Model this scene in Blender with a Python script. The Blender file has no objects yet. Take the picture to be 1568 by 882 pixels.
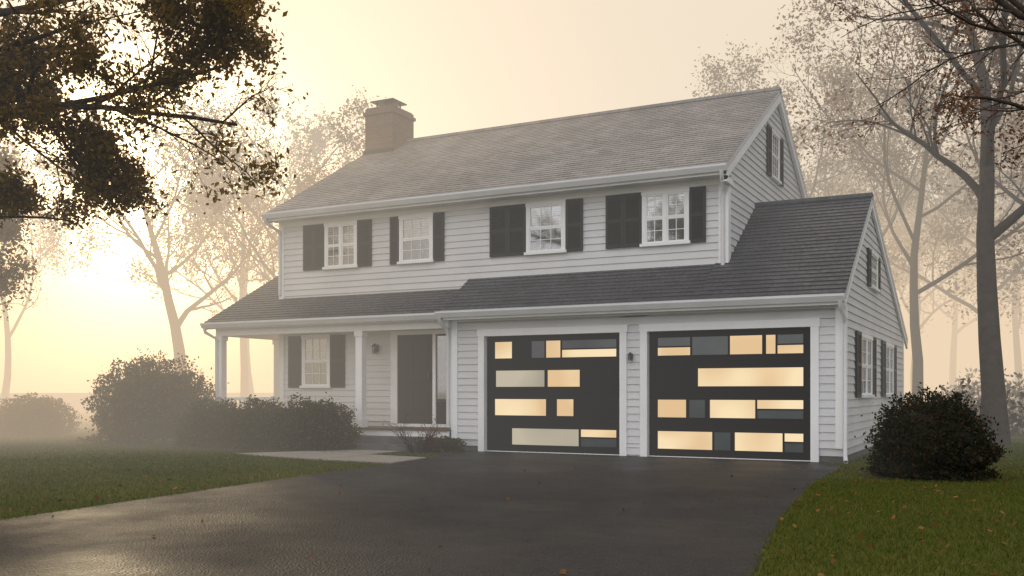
import bpy, math, random
import numpy as np
from mathutils import Vector, Matrix, noise
sc=bpy.context.scene
sc.view_settings.view_transform='Standard'
try: sc.view_settings.look='None'
except Exception: pass
sc.view_settings.exposure=0
col=sc.collection
# ------------------------------------------------------------ materials
def newmat(name):
    m=bpy.data.materials.new(name); m.use_nodes=True
    nt=m.node_tree; return m,nt,nt.nodes['Principled BSDF'],nt.nodes['Material Output']
def mat(name,c,rough=.6,var=.15,scale=4,bump=0,bscale=40,spec=.5,detail=6,metal=0):
    m,nt,b,o=newmat(name); N=nt.nodes; L=nt.links
    tc=N.new('ShaderNodeTexCoord'); nz=N.new('ShaderNodeTexNoise'); nz.inputs['Scale'].default_value=scale; nz.inputs['Detail'].default_value=detail
    L.new(tc.outputs['Object'],nz.inputs['Vector'])
    cr=N.new('ShaderNodeValToRGB'); e=cr.color_ramp.elements
    e[0].position=.3; e[1].position=.7
    e[0].color=[x*(1-var) for x in c]+[1]; e[1].color=[min(1,x*(1+var)) for x in c]+[1]
    L.new(nz.outputs['Fac'],cr.inputs[0]); L.new(cr.outputs[0],b.inputs['Base Color'])
    b.inputs['Roughness'].default_value=rough; b.inputs['Specular IOR Level'].default_value=spec; b.inputs['Metallic'].default_value=metal
    if bump:
        n2=N.new('ShaderNodeTexNoise'); n2.inputs['Scale'].default_value=bscale; n2.inputs['Detail'].default_value=5
        L.new(tc.outputs['Object'],n2.inputs['Vector'])
        bp=N.new('ShaderNodeBump'); bp.inputs['Strength'].default_value=bump; bp.inputs['Distance'].default_value=.02
        L.new(n2.outputs['Fac'],bp.inputs['Height']); L.new(bp.outputs[0],b.inputs['Normal'])
    return m
def leafmat(name,cols,rough=.6,trans=.35):
    m,nt,b,o=newmat(name); N=nt.nodes; L=nt.links
    g=N.new('ShaderNodeNewGeometry'); cr=N.new('ShaderNodeValToRGB'); e=cr.color_ramp.elements
    while len(e)<len(cols): e.new(.5)
    for i,c in enumerate(cols):
        e[i].position=i/(len(cols)-1) if len(cols)>1 else 0; e[i].color=list(c)+[1]
    L.new(g.outputs['Random Per Island'],cr.inputs[0])
    nt.nodes.remove(b); b=N.new('ShaderNodeBsdfDiffuse')
    L.new(cr.outputs[0],b.inputs['Color']); L.new(b.outputs[0],o.inputs[0])
    if trans:
        t=N.new('ShaderNodeBsdfTranslucent'); mx=N.new('ShaderNodeMixShader'); mx.inputs[0].default_value=trans
        L.new(cr.outputs[0],t.inputs[0]); L.new(b.outputs[0],mx.inputs[1]); L.new(t.outputs[0],mx.inputs[2]); L.new(mx.outputs[0],o.inputs[0])
    return m
M_siding=mat('siding_paint',(.62,.615,.615),.55,.07,1.3,.15,25)
M_trim=mat('white_trim_paint',(.82,.82,.81),.45,.04,2)
M_soffit=mat('soffit_paint',(.6,.6,.6),.6,.05,2)
M_shut=mat('shutter_paint',(.018,.016,.016),.5,.2,3,spec=.2)
M_black=mat('black_aluminium',(.004,.004,.0045),.45,.25,2,spec=.08)
M_door=mat('dark_door_paint',(.02,.014,.012),.45,.2,3,spec=.2)
M_conc=mat('foundation_concrete',(.10,.095,.09),.9,.25,5,.4,30)
M_walk=mat('path_concrete',(.27,.245,.215),.9,.15,3,.3,60)
M_deck=mat('deck_boards',(.12,.07,.045),.6,.25,6)
M_dark=mat('dark_interior',(.03,.03,.03),.8,.3,2)
M_metal=mat('dark_metal',(.04,.04,.04),.4,.1,3,metal=.6)
M_gut=mat('gutter_metal',(.66,.66,.66),.4,.06,2)
M_bark=mat('tree_bark',(.045,.034,.026),.95,.35,6,0,30,spec=.1)
def brickmat():
    m,nt,b,o=newmat('chimney_brick'); N=nt.nodes;L=nt.links
    tc=N.new('ShaderNodeTexCoord'); sp=N.new('ShaderNodeSeparateXYZ'); cb=N.new('ShaderNodeCombineXYZ'); ad=N.new('ShaderNodeMath')
    L.new(tc.outputs['Object'],sp.inputs[0]); L.new(sp.outputs['X'],ad.inputs[0]); L.new(sp.outputs['Y'],ad.inputs[1]); L.new(ad.outputs[0],cb.inputs['X']); L.new(sp.outputs['Z'],cb.inputs['Y'])
    br=N.new('ShaderNodeTexBrick'); br.inputs['Scale'].default_value=1; br.inputs['Brick Width'].default_value=.21; br.inputs['Row Height'].default_value=.072; br.inputs['Mortar Size'].default_value=.006
    br.inputs['Color1'].default_value=(.18,.10,.065,1); br.inputs['Color2'].default_value=(.12,.072,.05,1); br.inputs['Mortar'].default_value=(.2,.17,.14,1)
    L.new(cb.outputs[0],br.inputs['Vector']); L.new(br.outputs['Color'],b.inputs['Base Color']); b.inputs['Roughness'].default_value=.9
    bp=N.new('ShaderNodeBump'); bp.invert=True; bp.inputs['Distance'].default_value=.01; L.new(br.outputs['Fac'],bp.inputs['Height']); L.new(bp.outputs[0],b.inputs['Normal'])
    return m
M_brick=brickmat()
def roofmat(name,c1,c2,mo,r0,r1):
    m,nt,b,o=newmat(name); N=nt.nodes;L=nt.links
    tc=N.new('ShaderNodeTexCoord'); br=N.new('ShaderNodeTexBrick'); br.inputs['Scale'].default_value=1; br.inputs['Brick Width'].default_value=.24; br.inputs['Row Height'].default_value=.115; br.inputs['Mortar Size'].default_value=.004
    br.inputs['Color1'].default_value=list(c1)+[1]; br.inputs['Color2'].default_value=list(c2)+[1]; br.inputs['Mortar'].default_value=list(mo)+[1]
    mp=N.new('ShaderNodeMapping'); mp.inputs['Scale'].default_value=(1,1,0); L.new(tc.outputs['Object'],mp.inputs[0]); L.new(mp.outputs[0],br.inputs['Vector'])
    nz=N.new('ShaderNodeTexNoise'); nz.inputs['Scale'].default_value=1.1; nz.inputs['Detail'].default_value=8; L.new(tc.outputs['Object'],nz.inputs['Vector'])
    mr=N.new('ShaderNodeMapRange'); mr.inputs[1].default_value=.3; mr.inputs[2].default_value=.7; mr.inputs[3].default_value=.8; mr.inputs[4].default_value=1.15; L.new(nz.outputs['Fac'],mr.inputs[0])
    mx=N.new('ShaderNodeVectorMath'); mx.operation='SCALE'; L.new(br.outputs['Color'],mx.inputs[0]); L.new(mr.outputs[0],mx.inputs['Scale']); L.new(mx.outputs[0],b.inputs['Base Color'])
    n2=N.new('ShaderNodeTexNoise'); n2.inputs['Scale'].default_value=14; L.new(tc.outputs['Object'],n2.inputs['Vector'])
    r2=N.new('ShaderNodeMapRange'); r2.inputs[1].default_value=.35; r2.inputs[2].default_value=.65; r2.inputs[3].default_value=r0; r2.inputs[4].default_value=r1; L.new(n2.outputs['Fac'],r2.inputs[0]); L.new(r2.outputs[0],b.inputs['Roughness'])
    bp=N.new('ShaderNodeBump'); bp.inputs['Distance'].default_value=.008; bp.inputs['Strength'].default_value=.6; L.new(n2.outputs['Fac'],bp.inputs['Height']); L.new(bp.outputs[0],b.inputs['Normal'])
    return m
M_roof=roofmat('lower_roof_shingles',(.056,.057,.068),(.034,.035,.043),(.02,.02,.02),.34,.58)
M_roof_hazed=roofmat('main_roof_shingles_hazed',(.33,.30,.28),(.235,.218,.205),(.11,.10,.10),.5,.7)  # main roof colour lightened to carry haze and grazing sheen
def glassmat():
    m,nt,b,o=newmat('window_glass'); N=nt.nodes;L=nt.links
    t=N.new('ShaderNodeBsdfTransparent'); g=N.new('ShaderNodeBsdfGlossy'); g.inputs['Roughness'].default_value=.04; mx=N.new('ShaderNodeMixShader'); mx.inputs[0].default_value=.2
    L.new(t.outputs[0],mx.inputs[1]); L.new(g.outputs[0],mx.inputs[2]); L.new(mx.outputs[0],o.inputs[0]); return m
M_glass=glassmat()
def blindmat():
    m,nt,b,o=newmat('window_blind'); N=nt.nodes;L=nt.links
    tc=N.new('ShaderNodeTexCoord'); w=N.new('ShaderNodeTexWave'); w.bands_direction='Z'; w.inputs['Scale'].default_value=7; L.new(tc.outputs['Object'],w.inputs['Vector'])
    cr=N.new('ShaderNodeValToRGB'); cr.color_ramp.elements[0].color=(.30,.28,.26,1); cr.color_ramp.elements[1].color=(.50,.48,.45,1)
    L.new(w.outputs['Fac'],cr.inputs[0]); L.new(cr.outputs[0],b.inputs['Base Color']); return m
M_blind=blindmat()
def litmat(name,c1,c2,strength):
    m,nt,b,o=newmat(name); N=nt.nodes;L=nt.links
    tc=N.new('ShaderNodeTexCoord'); nz=N.new('ShaderNodeTexNoise'); nz.inputs['Scale'].default_value=.9; nz.inputs['Detail'].default_value=1; L.new(tc.outputs['Object'],nz.inputs['Vector'])
    cr=N.new('ShaderNodeValToRGB'); cr.color_ramp.elements[0].position=.38; cr.color_ramp.elements[1].position=.62
    cr.color_ramp.elements[0].color=list(c1)+[1]; cr.color_ramp.elements[1].color=list(c2)+[1]
    L.new(nz.outputs['Fac'],cr.inputs[0]); L.new(cr.outputs[0],b.inputs['Emission Color']); b.inputs['Emission Strength'].default_value=strength
    b.inputs['Base Color'].default_value=(.1,.09,.07,1); b.inputs['Roughness'].default_value=.2; b.inputs['Specular IOR Level'].default_value=.3
    return m
M_warm=litmat('lit_frosted_glass',(.76,.50,.24),(.98,.76,.45),.92)
M_pale=litmat('dim_frosted_glass',(.36,.32,.24),(.56,.49,.36),.8)
M_grey=mat('tinted_glass',(.045,.060,.064),.15,.2,2)
# ------------------------------------------------------------ mesh builder
class MB:
    def __init__(s): s.v=[]; s.f=[]
    def quad(s,*p):
        n=len(s.v); s.v+= [tuple(q) for q in p]; s.f.append(tuple(range(n,n+len(p))))
    def hexa(s,p):
        n=len(s.v); s.v+=[tuple(q) for q in p]
        for f in ((0,3,2,1),(4,5,6,7),(0,1,5,4),(1,2,6,5),(2,3,7,6),(3,0,4,7)): s.f.append(tuple(n+i for i in f))
    def box(s,x0,x1,y0,y1,z0,z1):
        s.hexa([(x0,y0,z0),(x1,y0,z0),(x1,y1,z0),(x0,y1,z0),(x0,y0,z1),(x1,y0,z1),(x1,y1,z1),(x0,y1,z1)])
    def obj(s,name,m,parent=None,smooth=False,bevel=0):
        me=bpy.data.meshes.new(name); me.from_pydata(s.v,[],s.f); me.update(); me.materials.append(m)
        if smooth:
            for p in me.polygons: p.use_smooth=True
        o=bpy.data.objects.new(name,me); col.objects.link(o)
        if parent: o.parent=parent
        if bevel:
            b=o.modifiers.new('bevel','BEVEL'); b.width=bevel; b.segments=2; b.limit_method='ANGLE'
        return o
def empty(name):
    e=bpy.data.objects.new(name,None); col.objects.link(e); return e
def tube(V,F,pts,rad,n):
    base=len(V); ref=None
    for i,p in enumerate(pts):
        a=pts[max(0,i-1)]; b=pts[min(len(pts)-1,i+1)]; t=(b-a).normalized()
        if ref is None: ref=t.orthogonal().normalized()
        u=(ref-t*ref.dot(t))
        if u.length<1e-4: u=t.orthogonal()
        u.normalize(); ref=u; w=t.cross(u)
        for k in range(n):
            an=2*math.pi*k/n; q=p+(u*math.cos(an)+w*math.sin(an))*rad[i]; V.append((q.x,q.y,q.z))
    for i in range(len(pts)-1):
        for k in range(n):
            a=base+i*n+k; b=base+i*n+(k+1)%n; F.append((a,b,b+n,a+n))
def LB(mb,W,a0,a1,o0,o1,z0,z1):
    ax,pos,sg=W
    if ax=='x': ys=sorted((pos+sg*o0,pos+sg*o1)); mb.box(a0,a1,ys[0],ys[1],z0,z1)
    else: xs=sorted((pos+sg*o0,pos+sg*o1)); mb.box(xs[0],xs[1],a0,a1,z0,z1)
def LP_(W,a,o,z):
    ax,pos,sg=W
    return (a,pos+sg*o,z) if ax=='x' else (pos+sg*o,a,z)
def clap(mb,W,z0,z1,spans,ex=.125):
    z=z0
    while z<z1-1e-3:
        zt=min(z+ex,z1); a=spans(z+1e-4); b=spans(zt-1e-4)
        if len(a)!=len(b): a=b=spans((z+zt)/2)
        for (a0,a1),(b0,b1) in zip(a,b):
            if a1<=a0: continue
            if b1<b0: b0=b1=(b0+b1)/2
            mb.quad(LP_(W,a0,.022,z),LP_(W,a1,.022,z),LP_(W,b1,.002,zt),LP_(W,b0,.002,zt))
            mb.quad(LP_(W,a0,0,z),LP_(W,a1,0,z),LP_(W,a1,.022,z),LP_(W,a0,.022,z))
        z=zt
def roofplane(mb,sl,xa,xb,e,r,dy=.115,th=.09):
    (y0,z0),(y1,z1)=e,r; n=max(1,round(abs(y1-y0)/dy)); d=Vector((0,y1-y0,z1-z0)); nn=Vector((0,-(z1-z0),(y1-y0))).normalized()
    if nn.z<0: nn=-nn
    for i in range(n):
        a=Vector((0,y0,z0))+d*(i/n); b=Vector((0,y0,z0))+d*((i+1)/n); aa=a+nn*.016; bb=b+nn*.002
        mb.quad((xa,aa.y,aa.z),(xb,aa.y,aa.z),(xb,bb.y,bb.z),(xa,bb.y,bb.z)); mb.quad((xa,a.y,a.z),(xb,a.y,a.z),(xb,aa.y,aa.z),(xa,aa.y,aa.z))
    e0=Vector((0,y0,z0)); e1=Vector((0,y1,z1)); o=nn*-th
    sl.hexa([(xa,e0.y,e0.z),(xb,e0.y,e0.z),(xb,e1.y,e1.z),(xa,e1.y,e1.z),(xa,e0.y+o.y,e0.z+o.z),(xb,e0.y+o.y,e0.z+o.z),(xb,e1.y+o.y,e1.z+o.z),(xa,e1.y+o.y,e1.z+o.z)])
def rake(mb,x0,x1,e,r,top,bot):
    (y0,z0),(y1,z1)=e,r
    mb.hexa([(x0,y0,z0+bot),(x1,y0,z0+bot),(x1,y1,z1+bot),(x0,y1,z1+bot),(x0,y0,z0+top),(x1,y0,z0+top),(x1,y1,z1+top),(x0,y1,z1+top)])
# ------------------------------------------------------------ HOUSE
H=empty('suburban_house')
sid=MB(); trim=MB(); roof=MB(); roofm=MB(); slab=MB(); conc=MB(); shut=MB(); glass=MB(); blind=MB(); dark=MB(); gut=MB(); soff=MB()
XL,XR,YF,YB=-14.02,-4.36,.7,8.1
GX0,GX1,GYB=-9.31,-2.36,8.4
RY,RZ=4.4,7.2; EY,EZ=.3,4.85
GRY,GRZ=2.7,4.58; GEY,GEZ=-.35,2.57; GBY,GBZ=8.9,2.31
WF=('x',YF,-1)
clap(sid,WF,.5,4.72,lambda z:[(XL,XR)])
core=MB(); core.box(XL+.01,XR-.01,YF+.012,YB,.3,4.7)
def sp_main(z):
    h=(RZ-.1-z)/.573; return [(max(YF,RY-h),min(YB,RY+h))]
WR=('y',XR,1); clap(sid,WR,2.6,7.05,sp_main)
WL=('y',XL,-1); clap(sid,WL,.5,7.05,sp_main)
WG=('x',0,-1)
DL=(-8.64,-6.01); DR=(-5.52,-2.86); DH=2.10
cs=.125
def sp_g(z):
    if z<DH+cs: return [(GX0,DL[0]-cs),(DL[1]+cs,DR[0]-cs),(DR[1]+cs,GX1)]
    return [(GX0,GX1)]
clap(sid,WG,.22,2.225,sp_g); clap(sid,WG,2.225,2.36,lambda z:[(GX0,GX1)]); clap(sid,WG,.03,.22,lambda z:[(DL[1]+cs,DR[0]-cs)])
core.box(GX0+.01,DL[0]-.01,.012,.3,.1,2.5); core.box(DL[1]+.01,DR[0]-.01,.012,.3,0,2.5); core.box(DR[1]+.01,GX1-.01,.012,.3,.1,2.5); core.box(DL[0]-.01,DR[1]+.01,.012,.3,DH+.01,2.5)
def sp_gr(z):
    zz=GRZ-.1-z; return [(max(0,GRY-zz/.659),min(GYB,GRY+zz/.366))]
WGR=('y',GX1,1); clap(sid,WGR,.22,4.42,sp_gr)
WGL=('y',GX0,-1); clap(sid,WGL,.5,2.6,lambda z:[(0,YF)])
core.box(GX1-.3,GX1-.01,.3,GYB,.1,2.3); core.box(GX0+.02,GX0+.3,.3,YF,0,2.5)
conc.box(GX0+.03,DL[0]-cs-.002,.03,.3,-.1,.22); conc.box(DR[1]+cs+.002,GX1-.03,.03,.3,-.1,.22); conc.box(GX1-.3,GX1-.03,.3,GYB,-.1,.22)
conc.box(XL+.03,GX0,YF+.03,YF+.4,-.1,.5); conc.box(GX0+.03,GX0+.3,.3,YF,-.1,.22)
conc.box(XL+.03,XL+.4,YF+.4,YB,-.1,.5)
trim.box(XR-.14,XR+.03,YF-.035,YF+.12,3.1,4.70)
trim.box(XL-.03,XL+.10,YF-.035,YF+.10,.5,4.70)
trim.box(XL+.10,XR-.14,YF-.032,YF,4.60,4.70)
trim.box(GX1-.13,GX1+.03,-.035,.10,.22,2.38)
trim.box(GX0-.03,GX0+.10,-.035,.10,.1,2.38)
trim.box(GX0-.03,GX1+.03,-.038,0,2.38,2.47)
trim.box(GX1,GX1+.03,GYB-.1,GYB+.02,.22,2.35)
for a,b in (DL,DR):
    trim.box(a-cs,a,-.045,.14,0.0,DH); trim.box(b,b+cs,-.045,.14,0.0,DH); trim.box(a-cs-.015,b+cs+.015,-.05,.14,DH,DH+cs)
soff.box(XL-.08,XR+.09,EY+.02,YF-.036,4.70,4.735); trim.box(XL-.08,XR+.09,EY,EY+.02,4.68,4.83)
soff.box(GX0-.1,GX1+.05,GEY+.02,-.04,2.47,2.49); trim.box(GX0-.1,GX1+.05,GEY,GEY+.02,2.40,2.56)
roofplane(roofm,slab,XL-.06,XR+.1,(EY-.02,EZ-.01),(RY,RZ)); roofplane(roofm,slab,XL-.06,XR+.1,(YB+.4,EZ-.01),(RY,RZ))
roofplane(roof,slab,XR-.2,GX1+.07,(GEY-.02,GEZ),(GRY,GRZ)); roofplane(roof,slab,XR-.2,GX1+.07,(GBY,GBZ),(GRY,GRZ))
zc=GEZ+.659*(YF-GEY)
roofplane(roof,slab,GX0-.06,XR-.2,(GEY-.02,GEZ),(YF+.03,zc+.02))
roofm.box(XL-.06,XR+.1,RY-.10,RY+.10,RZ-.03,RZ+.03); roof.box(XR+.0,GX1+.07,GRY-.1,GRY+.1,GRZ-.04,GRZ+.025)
PX0=-15.24; PEY,PEZ=-.3,2.55
roofplane(roof,slab,PX0,GX0-.06,(PEY,PEZ),(YF+.02,PEZ+.53*1.02))
roofplane(roof,slab,PX0,XL-.022,(YF+.02,PEZ+.53*1.02),(2.3,PEZ+.53*2.6)); roofplane(roof,slab,PX0,XL-.022,(4.9,2.55),(2.3,PEZ+.53*2.6))
soff.box(PX0+.05,GX0-.12,PEY+.03,YF-.03,2.42,2.44); soff.box(PX0+.05,XL-.03,YF-.03,4.8,2.42,2.44)
trim.box(PX0+.02,GX0-.12,PEY,PEY+.025,2.40,2.53)
trim.box(PX0+.15,GX0-.04,-.12,.03,2.27,2.42)
trim.box(PX0+.15,PX0+.30,.03,4.6,2.27,2.42)
for x0,x1 in ((XR+.03,XR+.095),(XL-.055,XL-.02)):
    rake(trim,x0,x1,(EY,EZ),(RY,RZ),-.10,-.26); rake(trim,x0,x1,(YB+.38,EZ),(RY,RZ),-.10,-.26)
rake(trim,GX1+.025,GX1+.065,(GEY+.05,GEZ+.03),(GRY,GRZ),-.10,-.22); rake(trim,GX1+.025,GX1+.065,(GBY-.02,GBZ),(GRY,GRZ),-.095,-.22)
rake(trim,PX0-.02,PX0+.02,(PEY+.03,PEZ),(2.3,PEZ+.53*2.6),-.02,-.17)
rake(trim,GX0-.058,GX0-.03,(GEY,GEZ),(YF,zc),-.10,-.2)
trim.box(XR+.0,XR+.095,EY,YF+.02,4.56,4.66)
def gutter(x0,x1,y,z):
    n=len(gut.v); pr=[(y,z-.11),(y-.07,z-.11),(y-.12,z-.03),(y-.12,z),(y-.105,z),(y-.10,z-.03),(y-.06,z-.095),(y,z-.095)]
    for x in (x0,x1):
        for p in pr: gut.v.append((x,p[0],p[1]))
    k=len(pr)
    for i in range(k): gut.f.append((n+i,n+(i+1)%k,n+k+(i+1)%k,n+k+i))
    gut.f.append(tuple(n+i for i in range(k))[::-1]); gut.f.append(tuple(n+k+i for i in range(k)))
gutter(XL-.1,XR+.12,EY,EZ-.02); gutter(GX0-.12,GX1+.06,GEY,GEZ-.02); gutter(PX0,GX0-.14,PEY,PEZ-.02)
dsV=[];dsF=[]
def down(pts,r=.035): tube(dsV,dsF,[Vector(p) for p in pts],[r]*len(pts),8)
down([(XR+.03,.22,4.74),(XR+.03,.25,4.62),(XR-.03,.62,4.5),(XR-.06,.64,4.4),(XR-.06,.64,3.22)])
down([(GX1+.0,-.42,2.46),(GX1+.0,-.38,2.34),(GX1+.02,-.1,2.2),(GX1+.02,-.075,2.1),(GX1+.02,-.075,.12),(GX1+.05,-.2,.03)])
down([(GX0-.06,-.42,2.46),(GX0-.06,-.38,2.36),(GX0-.08,-.1,2.24),(GX0-.08,-.06,2.1),(GX0-.08,-.06,.45)])
down([(PX0+.07,-.37,2.45),(PX0+.07,-.34,2.34),(PX0+.2,-.14,2.2),(PX0+.2,-.14,.5)])
down([(XL-.02,.22,4.74),(XL-.02,.25,4.64),(XL+.02,.62,4.5),(XL+.02,.64,4.4),(XL+.02,.64,3.15)])
o=MB(); o.v=dsV;o.f=dsF; o.obj('downspouts',M_gut,H,True)
def window(W,a0,a1,z0,z1,cols=3,pair=False,bl=.55,cas=.06):
    LB(trim,W,a0-cas,a0,0,.05,z0-.02,z1); LB(trim,W,a1,a1+cas,0,.05,z0-.02,z1)
    LB(trim,W,a0-cas-.01,a1+cas+.01,0,.06,z1,z1+cas+.01); LB(trim,W,a0-cas-.03,a1+cas+.03,0,.085,z0-.07,z0-.02)
    LB(dark,W,a0,a1,.0225,.0235,z0-.02,z1)
    if bl>0: LB(blind,W,a0+.03,a1-.03,.0250,.0262,z1-(z1-z0)*bl,z1-.01)
    secs=[(a0,a1)] if not pair else [(a0,(a0+a1)/2-.025),((a0+a1)/2+.025,a1)]
    if pair: LB(trim,W,(a0+a1)/2-.025,(a0+a1)/2+.025,.0265,.055,z0-.02,z1)
    for s0,s1 in secs:
        zm=(z0+z1)/2; f=.03
        for (q0,q1,oo) in ((z0-.02,zm,.040),(zm,z1,.046)):
            LB(trim,W,s0,s0+f,.0265,oo,q0,q1); LB(trim,W,s1-f,s1,.0265,oo,q0,q1)
            LB(trim,W,s0+f,s1-f,.0265,oo,q0,q0+f); LB(trim,W,s0+f,s1-f,.0265,oo,q1-f,q1)
            LB(glass,W,s0+f,s1-f,.0295,.0305,q0+f,q1-f)
            n=cols if not pair else 2
            for i in range(1,n):
                x=s0+f+(s1-s0-2*f)*i/n; LB(trim,W,x-.006,x+.006,.031,.038,q0+f,q1-f)
            zz=(q0+q1)/2; LB(trim,W,s0+f,s1-f,.0308,.0372,zz-.006,zz+.006)
def shutter(W,a0,a1,z0,z1):
    f=.045; zm=(z0+z1)/2
    LB(shut,W,a0,a0+f,.022,.055,z0,z1); LB(shut,W,a1-f,a1,.022,.055,z0,z1)
    for q in (z0,zm-.03,z1-.06): LB(shut,W,a0+f,a1-f,.022,.053,q,q+.06)
    LB(shut,W,a0+f,a1-f,.0215,.028,z0+.06,z1-.06)
    z=z0+.075
    while z<z1-.09:
        if abs(z-zm)>.05:
            P=[LP_(W,a0+f,.028,z+.022),LP_(W,a1-f,.028,z+.022),LP_(W,a1-f,.048,z),LP_(W,a0+f,.048,z)]
            shut.quad(*P); Q=[LP_(W,a0+f,.048,z),LP_(W,a1-f,.048,z),LP_(W,a1-f,.048,z-.007),LP_(W,a0+f,.048,z-.007)]; shut.quad(*Q)
        z+=.036
Z0,Z1=3.70,4.53; S0,S1=3.64,4.585
window(WF,-12.76,-12.05,Z0,Z1,pair=True,bl=.6); shutter(WF,-13.38,-13.10,S0,S1); shutter(WF,-13.10+.004,-12.83,S0,S1); shutter(WF,-11.98,-11.64,S0,S1)
window(WF,-10.90,-10.23,Z0,Z1,bl=.5); shutter(WF,-11.18,-10.97,S0,S1); shutter(WF,-10.16,-9.92,S0,S1)
window(WF,-8.07,-7.39,Z0,Z1,bl=.5); shutter(WF,-8.90,-8.52,S0,S1); shutter(WF,-8.515,-8.14,S0,S1); shutter(WF,-7.32,-6.99,S0,S1)
window(WF,-5.80,-5.07,Z0,Z1,pair=True,bl=.55); shutter(WF,-6.54,-6.21,S0,S1); shutter(WF,-6.205,-5.87,S0,S1); shutter(WF,-5.0,-4.72,S0,S1)
window(WF,-13.36,-12.74,1.24,2.22,bl=.5); shutter(WF,-13.78,-13.43,1.18,2.27); shutter(WF,-12.67,-12.31,1.18,2.27)
for c in (2.15,5.5):
    window(WGR,c-.62,c+.62,1.06,2.0,pair=True,bl=.0); shutter(WGR,c-1.2,c-.70,1.0,2.08); shutter(WGR,c+.70,c+1.2,1.0,2.08)
window(WGR,2.75,3.55,3.0,3.55,pair=False,bl=0); shutter(WGR,2.35,2.68,2.95,3.6); shutter(WGR,3.62,3.95,2.95,3.6)
window(WR,3.9,4.5,5.38,6.22,bl=0); shutter(WR,3.5,3.83,5.32,6.28); shutter(WR,4.57,4.9,5.32,6.28)
dr=MB()
dx0,dx1=-11.0,-10.17
trim.box(dx0-.16,dx0,YF-.06,YF,.46,2.30); trim.box(dx1,dx1+.07,YF-.06,YF,.46,2.22); trim.box(-9.83,-9.70,YF-.06,YF,.46,2.30)
trim.box(dx0,-9.83,YF-.06,YF,2.22,2.30); trim.box(dx0-.16,-9.70,YF-.03,YF,.40,.46)
dr.box(dx0,dx1,YF-.035,YF,.46,2.22)
for k in range(2):
    for (za,zb) in ((.62,1.15),(1.25,2.08)):
        a=dx0+.1+k*.35; dr.box(a,a+.27,YF-.047,YF-.036,za,zb)
dr.box(dx1+.07,-9.83,YF-.03,YF,.46,.9)
dr.obj('front_door',M_door,H,bevel=.005)
dark.box(dx1+.07,-9.83,YF-.028,YF,.905,2.22); glass.box(dx1+.1,-9.86,YF-.036,YF-.034,.95,2.18)
kb=MB(); kb.box(dx1-.09,dx1-.05,YF-.10,YF-.036,1.32,1.50); kb.obj('door_handle',M_metal,H,bevel=.008)
deck=MB(); deck.box(PX0+.1,GX0-.04,-.14,YF-.0305,.36,.40)
deck.obj('porch_deck',M_deck,H)
trim.box(PX0+.12,GX0-.045,-.10,-.07,.18,.36); conc.box(PX0+.16,GX0-.05,-.06,.0,-.1,.34)
deck2=MB(); deck2.box(PX0+.1,XL-.03,YF-.03,4.6,.36,.40); deck2.obj('side_porch_deck',M_deck,H)
conc.box(-11.35,-9.9,-.46,-.11,-.05,.25); conc.box(-11.45,-9.8,-.82,-.465,-.05,.12)
def post(x,y):
    trim.box(x-.075,x+.075,y-.075,y+.075,.40,2.27); trim.box(x-.095,x+.095,y-.095,y+.095,.402,.56); trim.box(x-.095,x+.095,y-.095,y+.095,2.17,2.268)
post(-15.0,-.045); post(-11.38,-.045); post(-15.0,1.75); post(-15.0,4.3)
# side-porch rail runs back from the corner post along the open left side
trim.box(-14.99+.07,-13.62,-.07,-.02,.92,.97); trim.box(-14.92,-13.62,-.06,-.03,.52,.57); trim.box(-13.62,-13.56,-.075,-.015,.402,1.0)
trim.box(-15.03,-14.97,.03,1.67,.92,.97)
x=-14.85
while x<-13.65: trim.box(x-.014,x+.014,-.058,-.032,.57,.92); x+=.12
ch=MB(); ch.box(-14.0,-13.2,3.7,4.62,4.0,7.74); ch.box(-14.04,-13.16,3.66,4.66,7.74,7.82); ch.box(-14.0,-13.2,3.7,4.62,7.82,7.90); ch.obj('brick_chimney',M_brick,H,bevel=.01)
cc=MB(); cc.box(-13.97,-13.23,3.73,4.59,7.90,7.93); cc.obj('chimney_crown',M_conc,H)
cp=MB()
for x in (-13.82,-13.42):
    for y in (3.95,4.35): cp.box(x-.015,x+.015,y-.015,y+.015,7.93,8.10)
cp.box(-13.95,-13.29,3.85,4.45,8.10,8.13); cp.hexa([(-13.95,3.85,8.13),(-13.29,3.85,8.13),(-13.29,4.45,8.13),(-13.95,4.45,8.13),(-13.7,4.1,8.22),(-13.54,4.1,8.22),(-13.54,4.2,8.22),(-13.7,4.2,8.22)])
cp.box(-13.75,-13.5,4.02,4.28,7.93,8.04); cp.obj('chimney_cap',M_metal,H)
fl=MB(); fl.box(-14.03,-13.17,3.67,3.70,6.72,6.9); fl.obj('chimney_flashing',M_metal,H)
ZR=[(1.69,2.00),(1.175,1.48),(.66,.965),(.135,.44)]
sec=[(.02,.543),(.549,1.070),(1.076,1.590),(1.596,2.098)]
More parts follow.
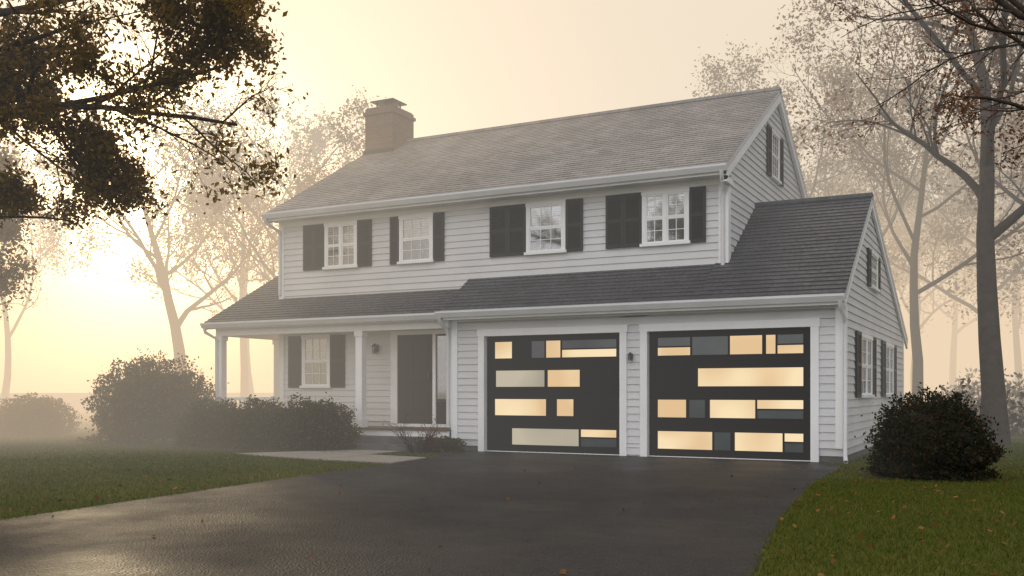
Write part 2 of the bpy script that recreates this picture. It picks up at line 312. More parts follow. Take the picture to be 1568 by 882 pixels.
def gdoor(name,a,b,panes):
    d=MB()
    for z0,z1 in sec: d.box(a+.002,b-.002,.07,.12,z0,z1)
    d.box(a+.002,b-.002,.08,.118,.0,2.099)
    e=empty(name); e.parent=H
    d.obj('door_sections',M_black,e,bevel=.003)
    fr=MB(); mm={'w':MB(),'p':MB(),'g':MB()}
    for (x0,x1,z0,z1,k) in panes:
        mm[k].box(x0+.006,x1-.006,.060,.0695,z0+.006,z1-.006)
        for q in ((x0-.012,x0+.006,z0-.012,z1+.012),(x1-.006,x1+.012,z0-.012,z1+.012)): fr.box(q[0],q[1],.052,.0698,q[2],q[3])
        for q in ((z0-.012,z0+.006),(z1-.006,z1+.012)): fr.box(x0+.006,x1-.006,.0522,.0697,q[0],q[1])
    fr.obj('pane_frames',M_black,e)
    mm['w'].obj('lit_panes',M_warm,e); mm['p'].obj('dim_panes',M_pale,e); mm['g'].obj('tinted_panes',M_grey,e)
    s=MB(); s.box(a+.002,b-.002,.055,.12,.0,.018); s.obj('bottom_seal',M_trim,e)
r1,r2,r3,r4=ZR
gdoor('garage_door',DL[0],DL[1],[(-8.47,-8.11,*r1,'w'),(-7.73,-7.46,*r1,'g'),(-7.44,-7.15,*r1,'w'),(-7.13,-6.10,1.845,r1[1],'g'),(-7.13,-6.10,r1[0],1.833,'w'),
 (-8.45,-7.46,*r2,'p'),(-7.41,-6.78,*r2,'w'),(-8.47,-7.43,*r3,'w'),(-7.23,-6.90,*r3,'w'),(-8.12,-6.80,*r4,'p'),(-6.77,-6.10,.30,r4[1],'w'),(-6.77,-6.10,r4[0],.288,'g')])
gdoor('garage_door',DR[0],DR[1],[(-5.37,-4.80,1.845,r1[1],'g'),(-5.37,-4.80,r1[0],1.833,'w'),(-4.78,-4.17,*r1,'g'),(-4.15,-3.62,*r1,'w'),(-3.57,-3.41,*r1,'w'),(-3.39,-2.98,1.845,r1[1],'g'),(-3.39,-2.98,r1[0],1.833,'w'),
 (-4.68,-2.98,*r2,'w'),(-5.37,-4.87,*r3,'w'),(-4.83,-4.55,*r3,'g'),(-4.48,-3.73,*r3,'w'),(-3.71,-2.98,.815,r3[1],'w'),(-3.71,-2.98,r3[0],.803,'g'),
 (-5.37,-4.43,*r4,'w'),(-4.41,-4.13,*r4,'g'),(-4.07,-3.30,*r4,'w'),(-3.28,-2.98,.30,r4[1],'w'),(-3.28,-2.98,r4[0],.288,'g')])
def lantern(x,y,z,s=1):
    l=MB(); l.box(x-.03*s,x+.03*s,y-.02,y,z-.08*s,z+.06*s); l.box(x-.012,x+.012,y-.09*s,y-.02,z+.03*s,z+.05*s)
    for i in (-1,1):
        for j in (-1,1): l.box(x+i*.035*s-.005,x+i*.035*s+.005,y-.09*s+j*.035*s-.005,y-.09*s+j*.035*s+.005,z-.11*s,z+.02*s)
    l.box(x-.045*s,x+.045*s,y-.135*s,y-.045*s,z-.12*s,z-.11*s); l.hexa([(x-.055*s,y-.145*s,z+.02*s),(x+.055*s,y-.145*s,z+.02*s),(x+.055*s,y-.035*s,z+.02*s),(x-.055*s,y-.035*s,z+.02*s),(x-.012*s,y-.1*s,z+.08*s),(x+.012*s,y-.1*s,z+.08*s),(x+.012*s,y-.08*s,z+.08*s),(x-.012*s,y-.08*s,z+.08*s)])
    l.box(x-.02*s,x+.02*s,y-.11*s,y-.07*s,z-.10*s,z-.02*s)
    l.obj('wall_lantern',M_metal,H)
lantern(-5.80,-.022,1.70,.7); lantern(-11.5,YF-.022,1.98,1.0)
sid.obj('clapboard_siding',M_siding,H); core.obj('wall_core',M_soffit,H); trim.obj('white_trim',M_trim,H); roof.obj('lower_roof_shingles',M_roof,H); roofm.obj('main_roof_shingles_hazed',M_roof_hazed,H); slab.obj('roof_deck',M_soffit,H)
conc.obj('foundation',M_conc,H); shut.obj('louvered_shutters',M_shut,H); glass.obj('window_panes',M_glass,H); blind.obj('window_blinds',M_blind,H); dark.obj('window_interiors',M_dark,H)
gut.obj('gutters',M_gut,H); soff.obj('soffits',M_soffit,H)
# ------------------------------------------------------------ GROUND
def groundmat():
    m,nt,b,o=newmat('lawn'); N=nt.nodes;L=nt.links
    tc=N.new('ShaderNodeTexCoord')
    n1=N.new('ShaderNodeTexNoise'); n1.inputs['Scale'].default_value=.6; n1.inputs['Detail'].default_value=8; L.new(tc.outputs['Object'],n1.inputs['Vector'])
    n2=N.new('ShaderNodeTexNoise'); n2.inputs['Scale'].default_value=35; n2.inputs['Detail'].default_value=6; L.new(tc.outputs['Object'],n2.inputs['Vector'])
    c1=N.new('ShaderNodeValToRGB'); c1.color_ramp.elements[0].position=.35; c1.color_ramp.elements[1].position=.65; c1.color_ramp.elements[0].color=(.06,.072,.014,1); c1.color_ramp.elements[1].color=(.12,.12,.026,1)
    L.new(n1.outputs['Fac'],c1.inputs[0]); mr=N.new('ShaderNodeMapRange'); mr.inputs[1].default_value=.3; mr.inputs[2].default_value=.7; mr.inputs[3].default_value=.5; mr.inputs[4].default_value=1.3; L.new(n2.outputs['Fac'],mr.inputs[0])
    v=N.new('ShaderNodeVectorMath'); v.operation='SCALE'; L.new(c1.outputs[0],v.inputs[0]); L.new(mr.outputs[0],v.inputs['Scale']); L.new(v.outputs[0],b.inputs['Base Color']); b.inputs['Roughness'].default_value=.95; b.inputs['Specular IOR Level'].default_value=.1
    bp=N.new('ShaderNodeBump'); bp.inputs['Distance'].default_value=.03; L.new(n2.outputs['Fac'],bp.inputs['Height']); L.new(bp.outputs[0],b.inputs['Normal']); return m
g=MB(); R=900; g.quad((-R,-R,0),(R,-R,0),(R,R,0),(-R,R,0)); g.obj('lawn_ground',groundmat())
def asphalt():
    m,nt,b,o=newmat('asphalt'); N=nt.nodes;L=nt.links
    tc=N.new('ShaderNodeTexCoord')
    n1=N.new('ShaderNodeTexNoise'); n1.inputs['Scale'].default_value=.5; n1.inputs['Detail'].default_value=9; n1.inputs['Roughness'].default_value=.6; L.new(tc.outputs['Object'],n1.inputs['Vector'])
    vo=N.new('ShaderNodeTexVoronoi'); vo.inputs['Scale'].default_value=55; L.new(tc.outputs['Object'],vo.inputs['Vector'])
    c1=N.new('ShaderNodeValToRGB'); c1.color_ramp.elements[0].position=.35; c1.color_ramp.elements[1].position=.7; c1.color_ramp.elements[0].color=(.007,.007,.008,1); c1.color_ramp.elements[1].color=(.020,.0188,.019,1); L.new(n1.outputs['Fac'],c1.inputs[0])
    mr=N.new('ShaderNodeMapRange'); mr.inputs[1].default_value=0; mr.inputs[2].default_value=1; mr.inputs[3].default_value=.3; mr.inputs[4].default_value=2.3
    L.new(vo.outputs['Color'],mr.inputs[0])
    v=N.new('ShaderNodeVectorMath'); v.operation='SCALE'; L.new(c1.outputs[0],v.inputs[0]); L.new(mr.outputs[0],v.inputs['Scale']); L.new(v.outputs[0],b.inputs['Base Color'])
    r2=N.new('ShaderNodeMapRange'); r2.inputs[1].default_value=.35; r2.inputs[2].default_value=.65; r2.inputs[3].default_value=.38; r2.inputs[4].default_value=.66; L.new(n1.outputs['Fac'],r2.inputs[0]); L.new(r2.outputs[0],b.inputs['Roughness'])
    b.inputs['Specular IOR Level'].default_value=.20
    bp=N.new('ShaderNodeBump'); bp.inputs['Distance'].default_value=.009; bp.inputs['Strength'].default_value=1; L.new(vo.outputs['Distance'],bp.inputs['Height']); L.new(bp.outputs[0],b.inputs['Normal']); return m
Ledge=[(-40,-7.6),(-20,-7.6),(-14,-7.62),(-10.24,-7.66),(-8.7,-7.83),(-6.5,-8.12),(-3.54,-8.37),(-2.0,-8.6),(-1.0,-8.85),(.07,-8.95)]
Redge=[(-40,1.6),(-24,.9),(-16,.2),(-12.5,-.75),(-9.81,-1.39),(-8.76,-1.57),(-6.88,-1.83),(-4.03,-2.13),(-.81,-2.28),(.07,-2.72)]
def ip(T,y): return float(np.interp(y,[a for a,_ in T],[b for _,b in T]))
rng=random.Random(5)
drv=MB(); ys=[-40+i*.2 for i in range(201)]; ys=[y for y in ys if y<.05]+[.05]
prev=None
for y in ys:
    jl=.03*noise.noise(Vector((y*2.3,0,0)))+.02*noise.noise(Vector((y*9,0,3))); jr=.03*noise.noise(Vector((y*2.3,5,0)))+.02*noise.noise(Vector((y*9,7,3)))
    cur=((ip(Ledge,y)+jl,y,.006),(ip(Redge,y)+jr,y,.006))
    if prev: drv.quad(prev[0],prev[1],cur[1],cur[0])
    prev=cur
drv.obj('asphalt_driveway',asphalt())
wk=MB()
slabs=[[(-8.40,-3.38),(-8.58,-2.08),(-9.75,-1.9),(-9.85,-3.25)],[(-9.87,-3.25),(-9.77,-1.9),(-10.7,-1.75),(-11.1,-3.0)],[(-11.12,-3.0),(-10.72,-1.75),(-11.35,-1.5),(-12.1,-2.7)],
 [(-9.9,-1.86),(-9.9,-.84),(-11.3,-.84),(-11.3,-1.52),(-10.7,-1.72)]]
for s_ in slabs:
    n=len(s_); c=sum((Vector(p) for p in s_),Vector((0,0)))/n
    q=[Vector(p)+(c-Vector(p)).normalized()*.008 for p in s_]
    wk.quad(*[(p.x,p.y,.022) for p in q])
    for i in range(n):
        a,b_=q[i],q[(i+1)%n]; wk.quad((a.x,a.y,-.02),(b_.x,b_.y,-.02),(b_.x,b_.y,.022),(a.x,a.y,.022))
wk.obj('concrete_path',M_walk)
M_mulch=mat('mulch',(.04,.026,.017),.95,.5,30,1,60)
mu=MB()
def blob(cx,cy,rx,ry,z,n=28):
    mu.quad(*[(cx+rx*math.cos(t)*(1+.1*noise.noise(Vector((cx+math.cos(t)*2,math.sin(t)*2,1)))),cy+ry*math.sin(t)*(1+.1*noise.noise(Vector((cx,math.cos(t)*3,math.sin(t)*3)))),z) for t in [2*math.pi*i/n for i in range(n)]])
blob(-13.4,-1.0,2.5,1.0,.008); blob(-9.3,-.9,.55,.75,.010); blob(-1.1,-2.1,.75,.7,.012)
mu.obj('mulch_bed',M_mulch)
# ------------------------------------------------------------ scatter helper
def tri_mesh(name,verts,nv,m):
    N=len(verts)//nv; me=bpy.data.meshes.new(name); me.vertices.add(len(verts)); me.vertices.foreach_set('co',verts.astype(np.float32).ravel())
    me.loops.add(len(verts)); me.loops.foreach_set('vertex_index',np.arange(len(verts),dtype=np.int32))
    me.polygons.add(N); me.polygons.foreach_set('loop_start',np.arange(0,len(verts),nv,dtype=np.int32))
    try: me.polygons.foreach_set('loop_total',np.full(N,nv,dtype=np.int32))
    except Exception: pass
    me.update(calc_edges=True); me.materials.append(m)
    ob=bpy.data.objects.new(name,me); col.objects.link(ob); return ob
npr=np.random.default_rng(7)
def leaves(name,C,size,m,flat=0.0,asp=.5,parent=None):
    N=len(C); a=npr.normal(size=(N,3)); b=npr.normal(size=(N,3))
    if flat: a[:,2]*=(1-flat); b[:,2]*=(1-flat)
    a/=np.linalg.norm(a,axis=1)[:,None]+1e-9; b-=a*(a*b).sum(1)[:,None]; b/=np.linalg.norm(b,axis=1)[:,None]+1e-9
    s=size*npr.uniform(.6,1.3,(N,1)); V=np.empty((N,4,3)); V[:,0]=C+a*s; V[:,1]=C+b*s*asp+a*s*.15; V[:,2]=C-a*s; V[:,3]=C-b*s*asp+a*s*.15
    ob=tri_mesh(name,V.reshape(-1,3),4,m)
    if parent: ob.parent=parent
    return ob
def blades(P,h,w):
    N=len(P); th=npr.uniform(0,2*np.pi,N); hh=h*npr.uniform(.5,1.3,N); ln=npr.normal(size=(N,2))*.45
    V=np.empty((N,3,3)); dx=np.cos(th)*w; dy=np.sin(th)*w
    V[:,0,0]=P[:,0]-dx; V[:,0,1]=P[:,1]-dy; V[:,0,2]=0.002; V[:,1,0]=P[:,0]+dx; V[:,1,1]=P[:,1]+dy; V[:,1,2]=.002
    V[:,2,0]=P[:,0]+ln[:,0]*hh; V[:,2,1]=P[:,1]+ln[:,1]*hh; V[:,2,2]=hh
    return V.reshape(-1,3)
def inter(T,Y): return np.interp(Y,[a for a,_ in T],[b for _,b in T])
def inpoly(P,poly):
    r=np.zeros(len(P),bool); n=len(poly)
    for i in range(n):
        x1,y1=poly[i];x2,y2=poly[(i+1)%n]
        c=((y1>P[:,1])!=(y2>P[:,1]))&(P[:,0]<(x2-x1)*(P[:,1]-y1)/(y2-y1+1e-12)+x1); r^=c
    return r
def lawnmask(P):
    ok=(P[:,0]<inter(Ledge,P[:,1])+npr.normal(size=len(P))*.02)|(P[:,0]>inter(Redge,P[:,1])-npr.normal(size=len(P))*.02)|(P[:,1]>.1)
    ok&=~((P[:,0]>-15.3)&(P[:,0]<-2.3)&(P[:,1]>-.15))
    for s_ in slabs: ok&=~inpoly(P,s_)
    ok&=~(((P[:,0]+13.4)/2.4)**2+((P[:,1]+1.0)/.9)**2<1)
    return ok
A=np.column_stack([npr.uniform(-26,-7.5,330000),npr.uniform(-13,4,330000)])
B=np.column_stack([npr.uniform(-2.8,4.5,200000),npr.uniform(-12.5,-3,200000)]); C_=np.column_stack([npr.uniform(-2.8,6,120000),npr.uniform(-4,8,120000)])
P=np.vstack([A,B,C_]); P=P[lawnmask(P)]
M_blade=leafmat('grass_blades',[(.045,.066,.011),(.085,.112,.018),(.13,.15,.027),(.20,.175,.05)],.7,.4)
tri_mesh('grass',blades(P,.035,.0045),3,M_blade)
A=np.column_stack([npr.uniform(-2.2,4.5,1800),npr.uniform(-13,6,1800)]); B=np.column_stack([npr.uniform(-22,-7.6,1300),npr.uniform(-12,2,1300)]); D_=np.column_stack([npr.uniform(-8.5,-1.3,60),npr.uniform(-11,-.2,60)])
P=np.vstack([A,B]); P=np.vstack([P[lawnmask(P)],D_]); zz=np.where((P[:,0]>inter(Ledge,P[:,1]))&(P[:,0]<inter(Redge,P[:,1])),.018,.035)
leaves('fallen_leaves',np.column_stack([P,zz]),.026,leafmat('fallen_leaf',[(.12,.045,.02),(.18,.075,.028),(.26,.13,.045),(.08,.04,.02)],.7,.1),flat=.75,asp=.6)
# ------------------------------------------------------------ TREES
def grow(V,F,LPt,rg,p,d,L,r,lvl,mx,kids,wig,trop,ratio):
    n=max(3,min(9,int(L/.3)+2)); pts=[p.copy()]; rad=[r]; dirs=[d.copy()]
    for i in range(n):
        d=(d+Vector((rg.gauss(0,wig),rg.gauss(0,wig),rg.gauss(0,wig)+trop))).normalized(); p=p+d*(L/n); pts.append(p.copy()); dirs.append(d.copy()); rad.append(r*(1-.72*(i+1)/n))
    tube(V,F,pts,rad,8 if r>.08 else (5 if r>.025 else 3))
    if lvl>=mx: LPt.extend(pts[1:]); return
    k=kids[lvl]
    for j in range(k):
        t=.22+.78*(j+rg.random())/k; i=min(n-1,int(t*n)); f=t*n-i; q=pts[i].lerp(pts[i+1],min(1,f)); dd=dirs[i]
        pe=dd.cross(Vector((rg.gauss(0,1),rg.gauss(0,1),rg.gauss(0,1)))).normalized(); an=rg.uniform(.45,1.05)
        nd=(dd*math.cos(an)+pe*math.sin(an)).normalized(); rr=rad[i]*rg.uniform(.45,.68)
        grow(V,F,LPt,rg,q,nd,L*ratio*rg.uniform(.7,1.25)*(1.2-.5*t),max(rr,.004),lvl+1,mx,kids,wig*1.1,trop,ratio)
def leafcloud(LPt,n,spread,gap=.5):
    A=np.array([tuple(p) for p in LPt]); w=np.array([max(0.02,gap+1.6*noise.noise(Vector(p)*1.1)) for p in LPt]); w/=w.sum()
    I=npr.choice(len(A),n,p=w); return A[I]+npr.normal(size=(n,3))*spread
def tree_parts(seed,Hh,r,kids,mx=4,wig=.1,trop=.05,ratio=.5,lean=(0,0),start=.35):
    rg=random.Random(seed); V=[];F=[];LPt=[]
    n=10; pts=[];rad=[];d=Vector((lean[0],lean[1],1)).normalized(); p=Vector((0,0,-.1))
    for i in range(n+1):
        pts.append(p.copy()); rad.append(r*(1.35 if i==0 else (1-.8*i/n))); d=(d+Vector((rg.gauss(0,.06),rg.gauss(0,.06),.05))).normalized(); p=p+d*Hh*.75/n
    tube(V,F,pts,rad,10)
    k=kids[0]
    for j in range(k):
        t=start+(1-start)*(j+.5)/k; i=min(n-1,int(t*n)); q=pts[i].lerp(pts[i+1],t*n-i); an=j*2.4+rg.uniform(-.4,.4); el=rg.uniform(.35,.9)
        nd=Vector((math.cos(an)*math.cos(el),math.sin(an)*math.cos(el),math.sin(el))); grow(V,F,LPt,rg,q,nd,Hh*rg.uniform(.28,.42)*(1.15-.5*(t-start)),rad[i]*.55,1,mx,kids,wig,trop,ratio)
    return V,F,LPt
M_lv_l=leafmat('olive_leaves',[(.09,.06,.018),(.17,.115,.032),(.25,.165,.045),(.32,.20,.055)],.5,.55)
M_lv_r=leafmat('rust_leaves',[(.12,.05,.024),(.19,.085,.038),(.24,.12,.055),(.10,.05,.028)],.6,.4)
M_lv_b=leafmat('pale_autumn_leaves',[(.10,.07,.035),(.15,.10,.05),(.18,.12,.05)],.6,.4)
def mk_tree(name,loc,parts,m,nleaf,size,spread,rot=0,scale=1,gap=.5):
    V,F,LPt=parts; e=empty(name); o=MB(); o.v=V;o.f=F; t=o.obj('trunk_and_branches',M_bark,e,True)
    if nleaf: leaves('leaf_crown',leafcloud(LPt,nleaf,spread,gap),size,m,parent=e)
    e.location=loc; e.rotation_euler=(0,0,rot); e.scale=(scale,)*3
    return e
rg=random.Random(21); V=[];F=[];LPt=[]
T0=Vector((-10.9,-9.9,-.1)); pts=[T0+Vector((.05*i*math.sin(i),.04*i,0.62*i)) for i in range(12)]
tube(V,F,pts,[.34,.28,.26,.25,.235,.22,.2,.18,.15,.12,.09,.05],12)
def limb(z,tgt,r,kids,mx=4,wg=.08,tr=-.005,ra=.40):
    q=T0+Vector((0,0,z)); tg=Vector(tgt); d=tg-q; grow(V,F,LPt,rg,q,(d.normalized()+Vector((0,0,.06))).normalized(),d.length,r,1,mx,kids,wg,tr,ra)
K=[0,9,7,5]
limb(3.75,(-7.15,-8.1,4.15),.055,K,ra=.36); limb(4.1,(-7.2,-7.9,4.75),.06,K,ra=.36); limb(4.5,(-6.9,-8.1,5.4),.06,K); limb(4.7,(-7.6,-8.2,6.0),.06,K)
limb(4.2,(-8.4,-8.3,5.0),.05,K,ra=.34)
limb(2.75,(-9.7,-7.9,2.9),.035,[0,6,5,5],ra=.34)
limb(5.0,(-9.0,-8.6,7.0),.08,[0,8,6,5])
limb(4.4,(-13,-12,6),.09,[0,7,5,5]); limb(5,(-13.5,-8.5,6.5),.09,[0,7,5,5]); limb(3.8,(-10.6,-13,5.5),.09,[0,7,5,5])
mk_tree('oak_tree',(0,0,0),(V,F,LPt),M_lv_l,56000,.033,.085,gap=.36)
mk_tree('oak_tree',(-18.4,-4.8,0),tree_parts(3,6.4,.15,[7,7,6,5],ratio=.5,start=.45),M_lv_l,20000,.045,.11,gap=.36)
rg=random.Random(8); V=[];F=[];LPt=[]; T0=Vector((1.9,-2.4,-.1)); pts=[T0+Vector((.03*i,.05*math.sin(i),.8*i)) for i in range(12)]
tube(V,F,pts,[.36,.28,.26,.25,.235,.22,.2,.18,.15,.12,.09,.05],12)
KR=[0,9,6,5]
limb(4.1,(-1.9,-4.3,5.55),.055,KR,wg=.10,tr=.02); limb(4.6,(-2.3,-4.4,6.1),.055,KR,wg=.12,tr=.02); limb(3.9,(-.5,-3.4,4.9),.05,KR,wg=.12,tr=.01); limb(3.0,(.4,-3.8,3.8),.04,[0,7,5,4],wg=.13); limb(3.9,(-.7,-2.0,5.6),.05,KR,wg=.13,tr=.02); limb(5,(3.5,-1,8),.09,K); limb(5.4,(.5,-1.0,8),.09,K)
mk_tree('maple_tree',(0,0,0),(V,F,LPt),M_lv_r,6500,.026,.07)
def bg(name,x,y,seed,Hh,r,nl,m=M_lv_r,kids=[9,7,6,4],**k):
    return mk_tree(name,(x,y,0),tree_parts(seed,Hh,r,kids,**k),m,nl,.06,.16)
bg('maple_tree',-.45,6.7,31,15,.25,8000,lean=(-.03,0))
bg('maple_tree',-2.6,14.6,32,14,.17,11000)
bg('maple_tree',-5.2,18.2,33,13,.2,14000,M_lv_b)
bg('maple_tree',1.6,12.5,34,15,.22,10000)
A1=bg('maple_tree',-26.5,10.2,35,12,.26,12000,M_lv_b); A2=bg('maple_tree',-22.4,10.4,36,11.5,.24,12000,M_lv_b)
TL=empty('distant_treeline')
srcs=[]
for s_ in (41,42,43):
    V,F,LPt=tree_parts(s_,14,.2,[9,7,6,4]); o=MB(); o.v=V;o.f=F; a=o.obj('bare_tree',M_bark,TL,True); b=leaves('crown_leaves',leafcloud(LPt,9000,.2),.085,M_lv_b,parent=TL); srcs.append((a,b))
spots=[(-8,28),(-1,22),(3,20),(6,17),(-4,30),(2,30),(8,26),(-3,40),(6,38),(13,34),(-31,18),(-36,24),(-42,14),(-38,6),(11,14),(4.5,13),(0,34),(9,20)]
rr=random.Random(3)
for i,(x,y) in enumerate(spots):
    a,b=srcs[i%3]; sc_=rr.uniform(.8,1.15); rz=rr.uniform(0,6.28)
    for ob in (a,b):
        if i<3: n=ob
        else: n=bpy.data.objects.new(ob.name,ob.data); col.objects.link(n); n.parent=TL
        n.location=(x,y,0); n.rotation_euler=(0,0,rz); n.scale=(sc_,)*3
# ------------------------------------------------------------ BUSHES
def bush(name,cx,cy,rx,ry,hz,n,m,size=.035,seed=0,twigs=40):
    e=empty(name); e.location=(cx,cy,0)
    D=npr.normal(size=(n,3)); D/=np.linalg.norm(D,axis=1)[:,None]
    low=D[:,2]<0; hn=np.sqrt(D[:,0]**2+D[:,1]**2)+1e-6; k=np.where(low,np.minimum(.96,hn+.55)/hn,1)
    lum=np.array([noise.noise(Vector(d)*2.3+Vector((seed*3.1,0,0)))*.34+noise.noise(Vector(d)*6+Vector((0,seed,0)))*.26 for d in D])
    rad=(1+lum)*(1-np.abs(npr.normal(size=n))*.12+np.maximum(0,npr.normal(size=n)-1.1)*.14)
    ctr=hz*.42
    P=np.column_stack([D[:,0]*k*rx*rad,D[:,1]*k*ry*rad,ctr+D[:,2]*np.where(low,ctr,(hz-ctr)*rad)]); P[:,2]=np.maximum(P[:,2],.02)
    leaves('foliage',P,size,m,parent=e)
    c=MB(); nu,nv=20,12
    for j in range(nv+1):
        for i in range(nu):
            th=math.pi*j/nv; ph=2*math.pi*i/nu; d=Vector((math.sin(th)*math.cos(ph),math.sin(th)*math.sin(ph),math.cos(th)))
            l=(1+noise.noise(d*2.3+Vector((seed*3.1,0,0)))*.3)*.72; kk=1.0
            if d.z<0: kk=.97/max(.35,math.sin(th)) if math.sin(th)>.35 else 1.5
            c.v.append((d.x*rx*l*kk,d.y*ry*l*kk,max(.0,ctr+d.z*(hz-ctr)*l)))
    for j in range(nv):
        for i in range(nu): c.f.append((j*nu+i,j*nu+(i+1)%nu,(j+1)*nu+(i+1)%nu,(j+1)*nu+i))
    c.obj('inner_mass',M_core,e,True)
    V=[];F=[];rg=random.Random(seed)
    for i in range(twigs):
        a=rg.uniform(0,6.28); el=rg.uniform(.1,1.4); d=Vector((math.cos(a)*math.cos(el)*rx,math.sin(a)*math.cos(el)*ry,math.sin(el)*(hz-ctr)))
        tube(V,F,[Vector((0,0,.1)),Vector((0,0,ctr))+d*.6,Vector((0,0,ctr))+d*rg.uniform(1.0,1.2)],[.012,.006,.0025],3)
    o=MB();o.v=V;o.f=F;o.obj('twigs',M_bark,e)
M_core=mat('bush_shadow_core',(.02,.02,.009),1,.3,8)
M_b1=leafmat('shrub_leaves',[(.08,.065,.02),(.13,.10,.03),(.19,.14,.04),(.26,.17,.055)],.55,.45)
M_b3=leafmat('foundation_shrub_leaves',[(.045,.043,.016),(.07,.064,.024),(.10,.083,.03),(.14,.092,.036)],.55,.35)
M_b2=leafmat('dark_shrub_leaves',[(.012,.017,.011),(.024,.028,.015),(.036,.038,.018),(.07,.032,.017)],.5,.25)
bush('round_shrub',-16.3,-.7,1.3,1.15,1.75,18000,M_b1,.038,1,80)
bush('foundation_shrub',-14.1,-1.1,.9,.6,.90,9000,M_b3,.030,2)
bush('foundation_shrub',-12.95,-1.1,.75,.6,.90,9000,M_b3,.030,3)
bush('foundation_shrub',-11.75,-1.05,.85,.6,.94,10000,M_b3,.030,4)
bush('round_shrub',-1.0,-2.15,.70,.68,1.06,15000,M_b2,.026,5,90)
bush('distant_shrub',-21.6,.4,.9,.85,1.0,7000,M_b1,.04,6,twigs=10)
V=[];F=[];LPt=[];rg=random.Random(4)
for i in range(22):
    a=rg.uniform(0,6.28); grow(V,F,LPt,rg,Vector((.08*math.cos(a),.08*math.sin(a),0)),Vector((math.cos(a)*.8,math.sin(a)*.8,1.1)).normalized(),rg.uniform(.35,.65),.008,1,2,[0,6],.12,.05,.5)
mk_tree('bare_shrub',(-9.4,-1.1,0),(V,F,LPt),M_lv_r,350,.018,.03)
bush('low_shrub',-9.25,-.55,.42,.35,.28,2500,M_b3,.025,9,twigs=8)
n=40000; X=npr.uniform(-2,26,n); Y=npr.uniform(11,26,n); hN=np.array([.5+1.3*max(0,.5+noise.noise(Vector((x*.35,y*.35,0)))) for x,y in zip(X,Y)])
leaves('undergrowth',np.column_stack([X,Y,hN*npr.uniform(0,1,n)**.8]),.09,leafmat('undergrowth_leaves',[(.05,.035,.02),(.07,.05,.025),(.04,.04,.018)],.8,.2))
# ------------------------------------------------------------ FOG
SD=Vector((-.79,.62,0)).normalized()
FG=empty('morning_fog')
def fogmat(dens,emis,estr):
    m=bpy.data.materials.new('fog'); m.use_nodes=True; nt=m.node_tree; nt.nodes.clear(); N=nt.nodes;L=nt.links
    o=N.new('ShaderNodeOutputMaterial'); e=N.new('ShaderNodeEmission'); e.inputs['Color'].default_value=list(emis)+[1]; e.inputs['Strength'].default_value=estr
    a=N.new('ShaderNodeVolumeAbsorption'); a.inputs['Color'].default_value=(0,0,0,1); a.inputs['Density'].default_value=dens
    a1=N.new('ShaderNodeAddShader'); L.new(a.outputs[0],a1.inputs[0]); L.new(e.outputs[0],a1.inputs[1]); L.new(a1.outputs[0],o.inputs['Volume'])
    return m
def fog(s0,S1,dens,emis,top=32):
    b=MB(); t=Vector((-SD.y,SD.x,0))
    c=[SD*s0+t*-200,SD*S1+t*-200,SD*S1+t*200,SD*s0+t*200]
    b.hexa([(p.x,p.y,-1) for p in c]+[(p.x,p.y,top) for p in c]); b.obj('fog_bank',fogmat(dens,emis,dens),FG)
fog(-1,60,.010,(.70,.66,.61))
fog(7.5,52,.027,(.93,.75,.52),top=31)
fog(12,50,.024,(.95,.56,.24),top=7)
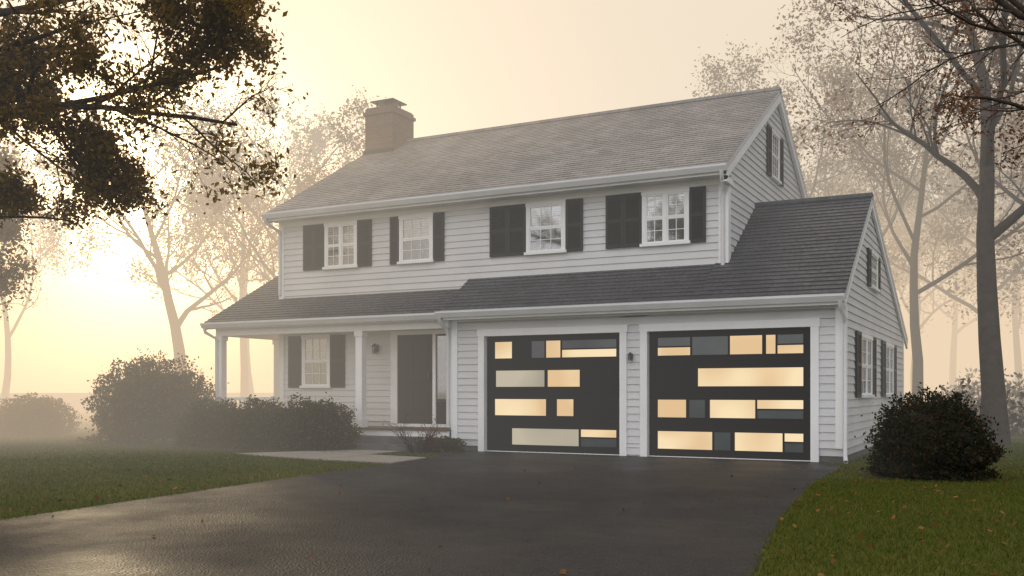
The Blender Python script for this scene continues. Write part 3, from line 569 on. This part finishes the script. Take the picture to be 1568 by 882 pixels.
# ------------------------------------------------------------ LIGHT
el=math.radians(10.5); sd=Vector((SD.x*math.cos(el),SD.y*math.cos(el),math.sin(el)))
sl=bpy.data.lights.new('sun','SUN'); sl.energy=5; sl.angle=math.radians(.6); sl.color=(1,.80,.52); so=bpy.data.objects.new('sun',sl); so.rotation_euler=(-sd).to_track_quat('-Z','Y').to_euler(); so.location=(0,0,50); col.objects.link(so)
w=bpy.data.worlds.new('World'); sc.world=w; w.use_nodes=True; nt=w.node_tree; N=nt.nodes; L=nt.links; bgn=N['Background']
sky=N.new('ShaderNodeTexSky'); sky.sky_type='NISHITA'; sky.sun_disc=False; sky.sun_elevation=el; sky.sun_rotation=math.atan2(sd.x,sd.y); sky.dust_density=3
tc=N.new('ShaderNodeTexCoord')
sdv=Vector((-.800,.715,.200)).normalized()
def pw(vec,sc1,off,ex):
    dt=N.new('ShaderNodeVectorMath'); dt.operation='DOT_PRODUCT'; dt.inputs[1].default_value=vec; L.new(tc.outputs['Generated'],dt.inputs[0])
    m=N.new('ShaderNodeMath'); m.operation='MULTIPLY_ADD'; m.inputs[1].default_value=sc1; m.inputs[2].default_value=off; m.use_clamp=True; L.new(dt.outputs['Value'],m.inputs[0])
    p=N.new('ShaderNodeMath'); p.operation='POWER'; L.new(m.outputs[0],p.inputs[0]); p.inputs[1].default_value=ex; return p
def scl(c,f):
    v=N.new('ShaderNodeVectorMath'); v.operation='SCALE'; v.inputs[0].default_value=c; L.new(f.outputs[0],v.inputs['Scale']); return v
def add(a,b):
    v=N.new('ShaderNodeVectorMath'); v.operation='ADD'; L.new(a.outputs[0],v.inputs[0]); L.new(b.outputs[0],v.inputs[1]); return v
k=N.new('ShaderNodeVectorMath'); k.operation='SCALE'; k.inputs['Scale'].default_value=.03; L.new(sky.outputs[0],k.inputs[0])
base=N.new('ShaderNodeCombineXYZ'); base.inputs[0].default_value=.66; base.inputs[1].default_value=.66; base.inputs[2].default_value=.68
fill_dir=Vector((-.25,-.9,.35)).normalized()  # direction of the bright sky lobe added behind camera to fill the facade
tot=add(add(add(add(add(k,base),scl((.75,.58,.36),pw(sdv,.5,.5,4))),scl((4.0,2.3,.9),pw(sdv,1,0,24))),scl((38,27,14),pw(sdv,1,0,200))),scl((1.08,1.08,1.14),pw(fill_dir,1,0,2)))
L.new(tot.outputs[0],bgn.inputs['Color']); bgn.inputs['Strength'].default_value=1.0
# ------------------------------------------------------------ CAMERA
cd=bpy.data.cameras.new('camera'); cam=bpy.data.objects.new('camera',cd); col.objects.link(cam); cam.location=(0,-15.6,1.09); cam.rotation_euler=(math.radians(90),0,math.radians(27.4))
cd.sensor_width=36; cd.lens=34.35; cd.shift_y=.1014; cd.clip_end=3000; sc.camera=cam
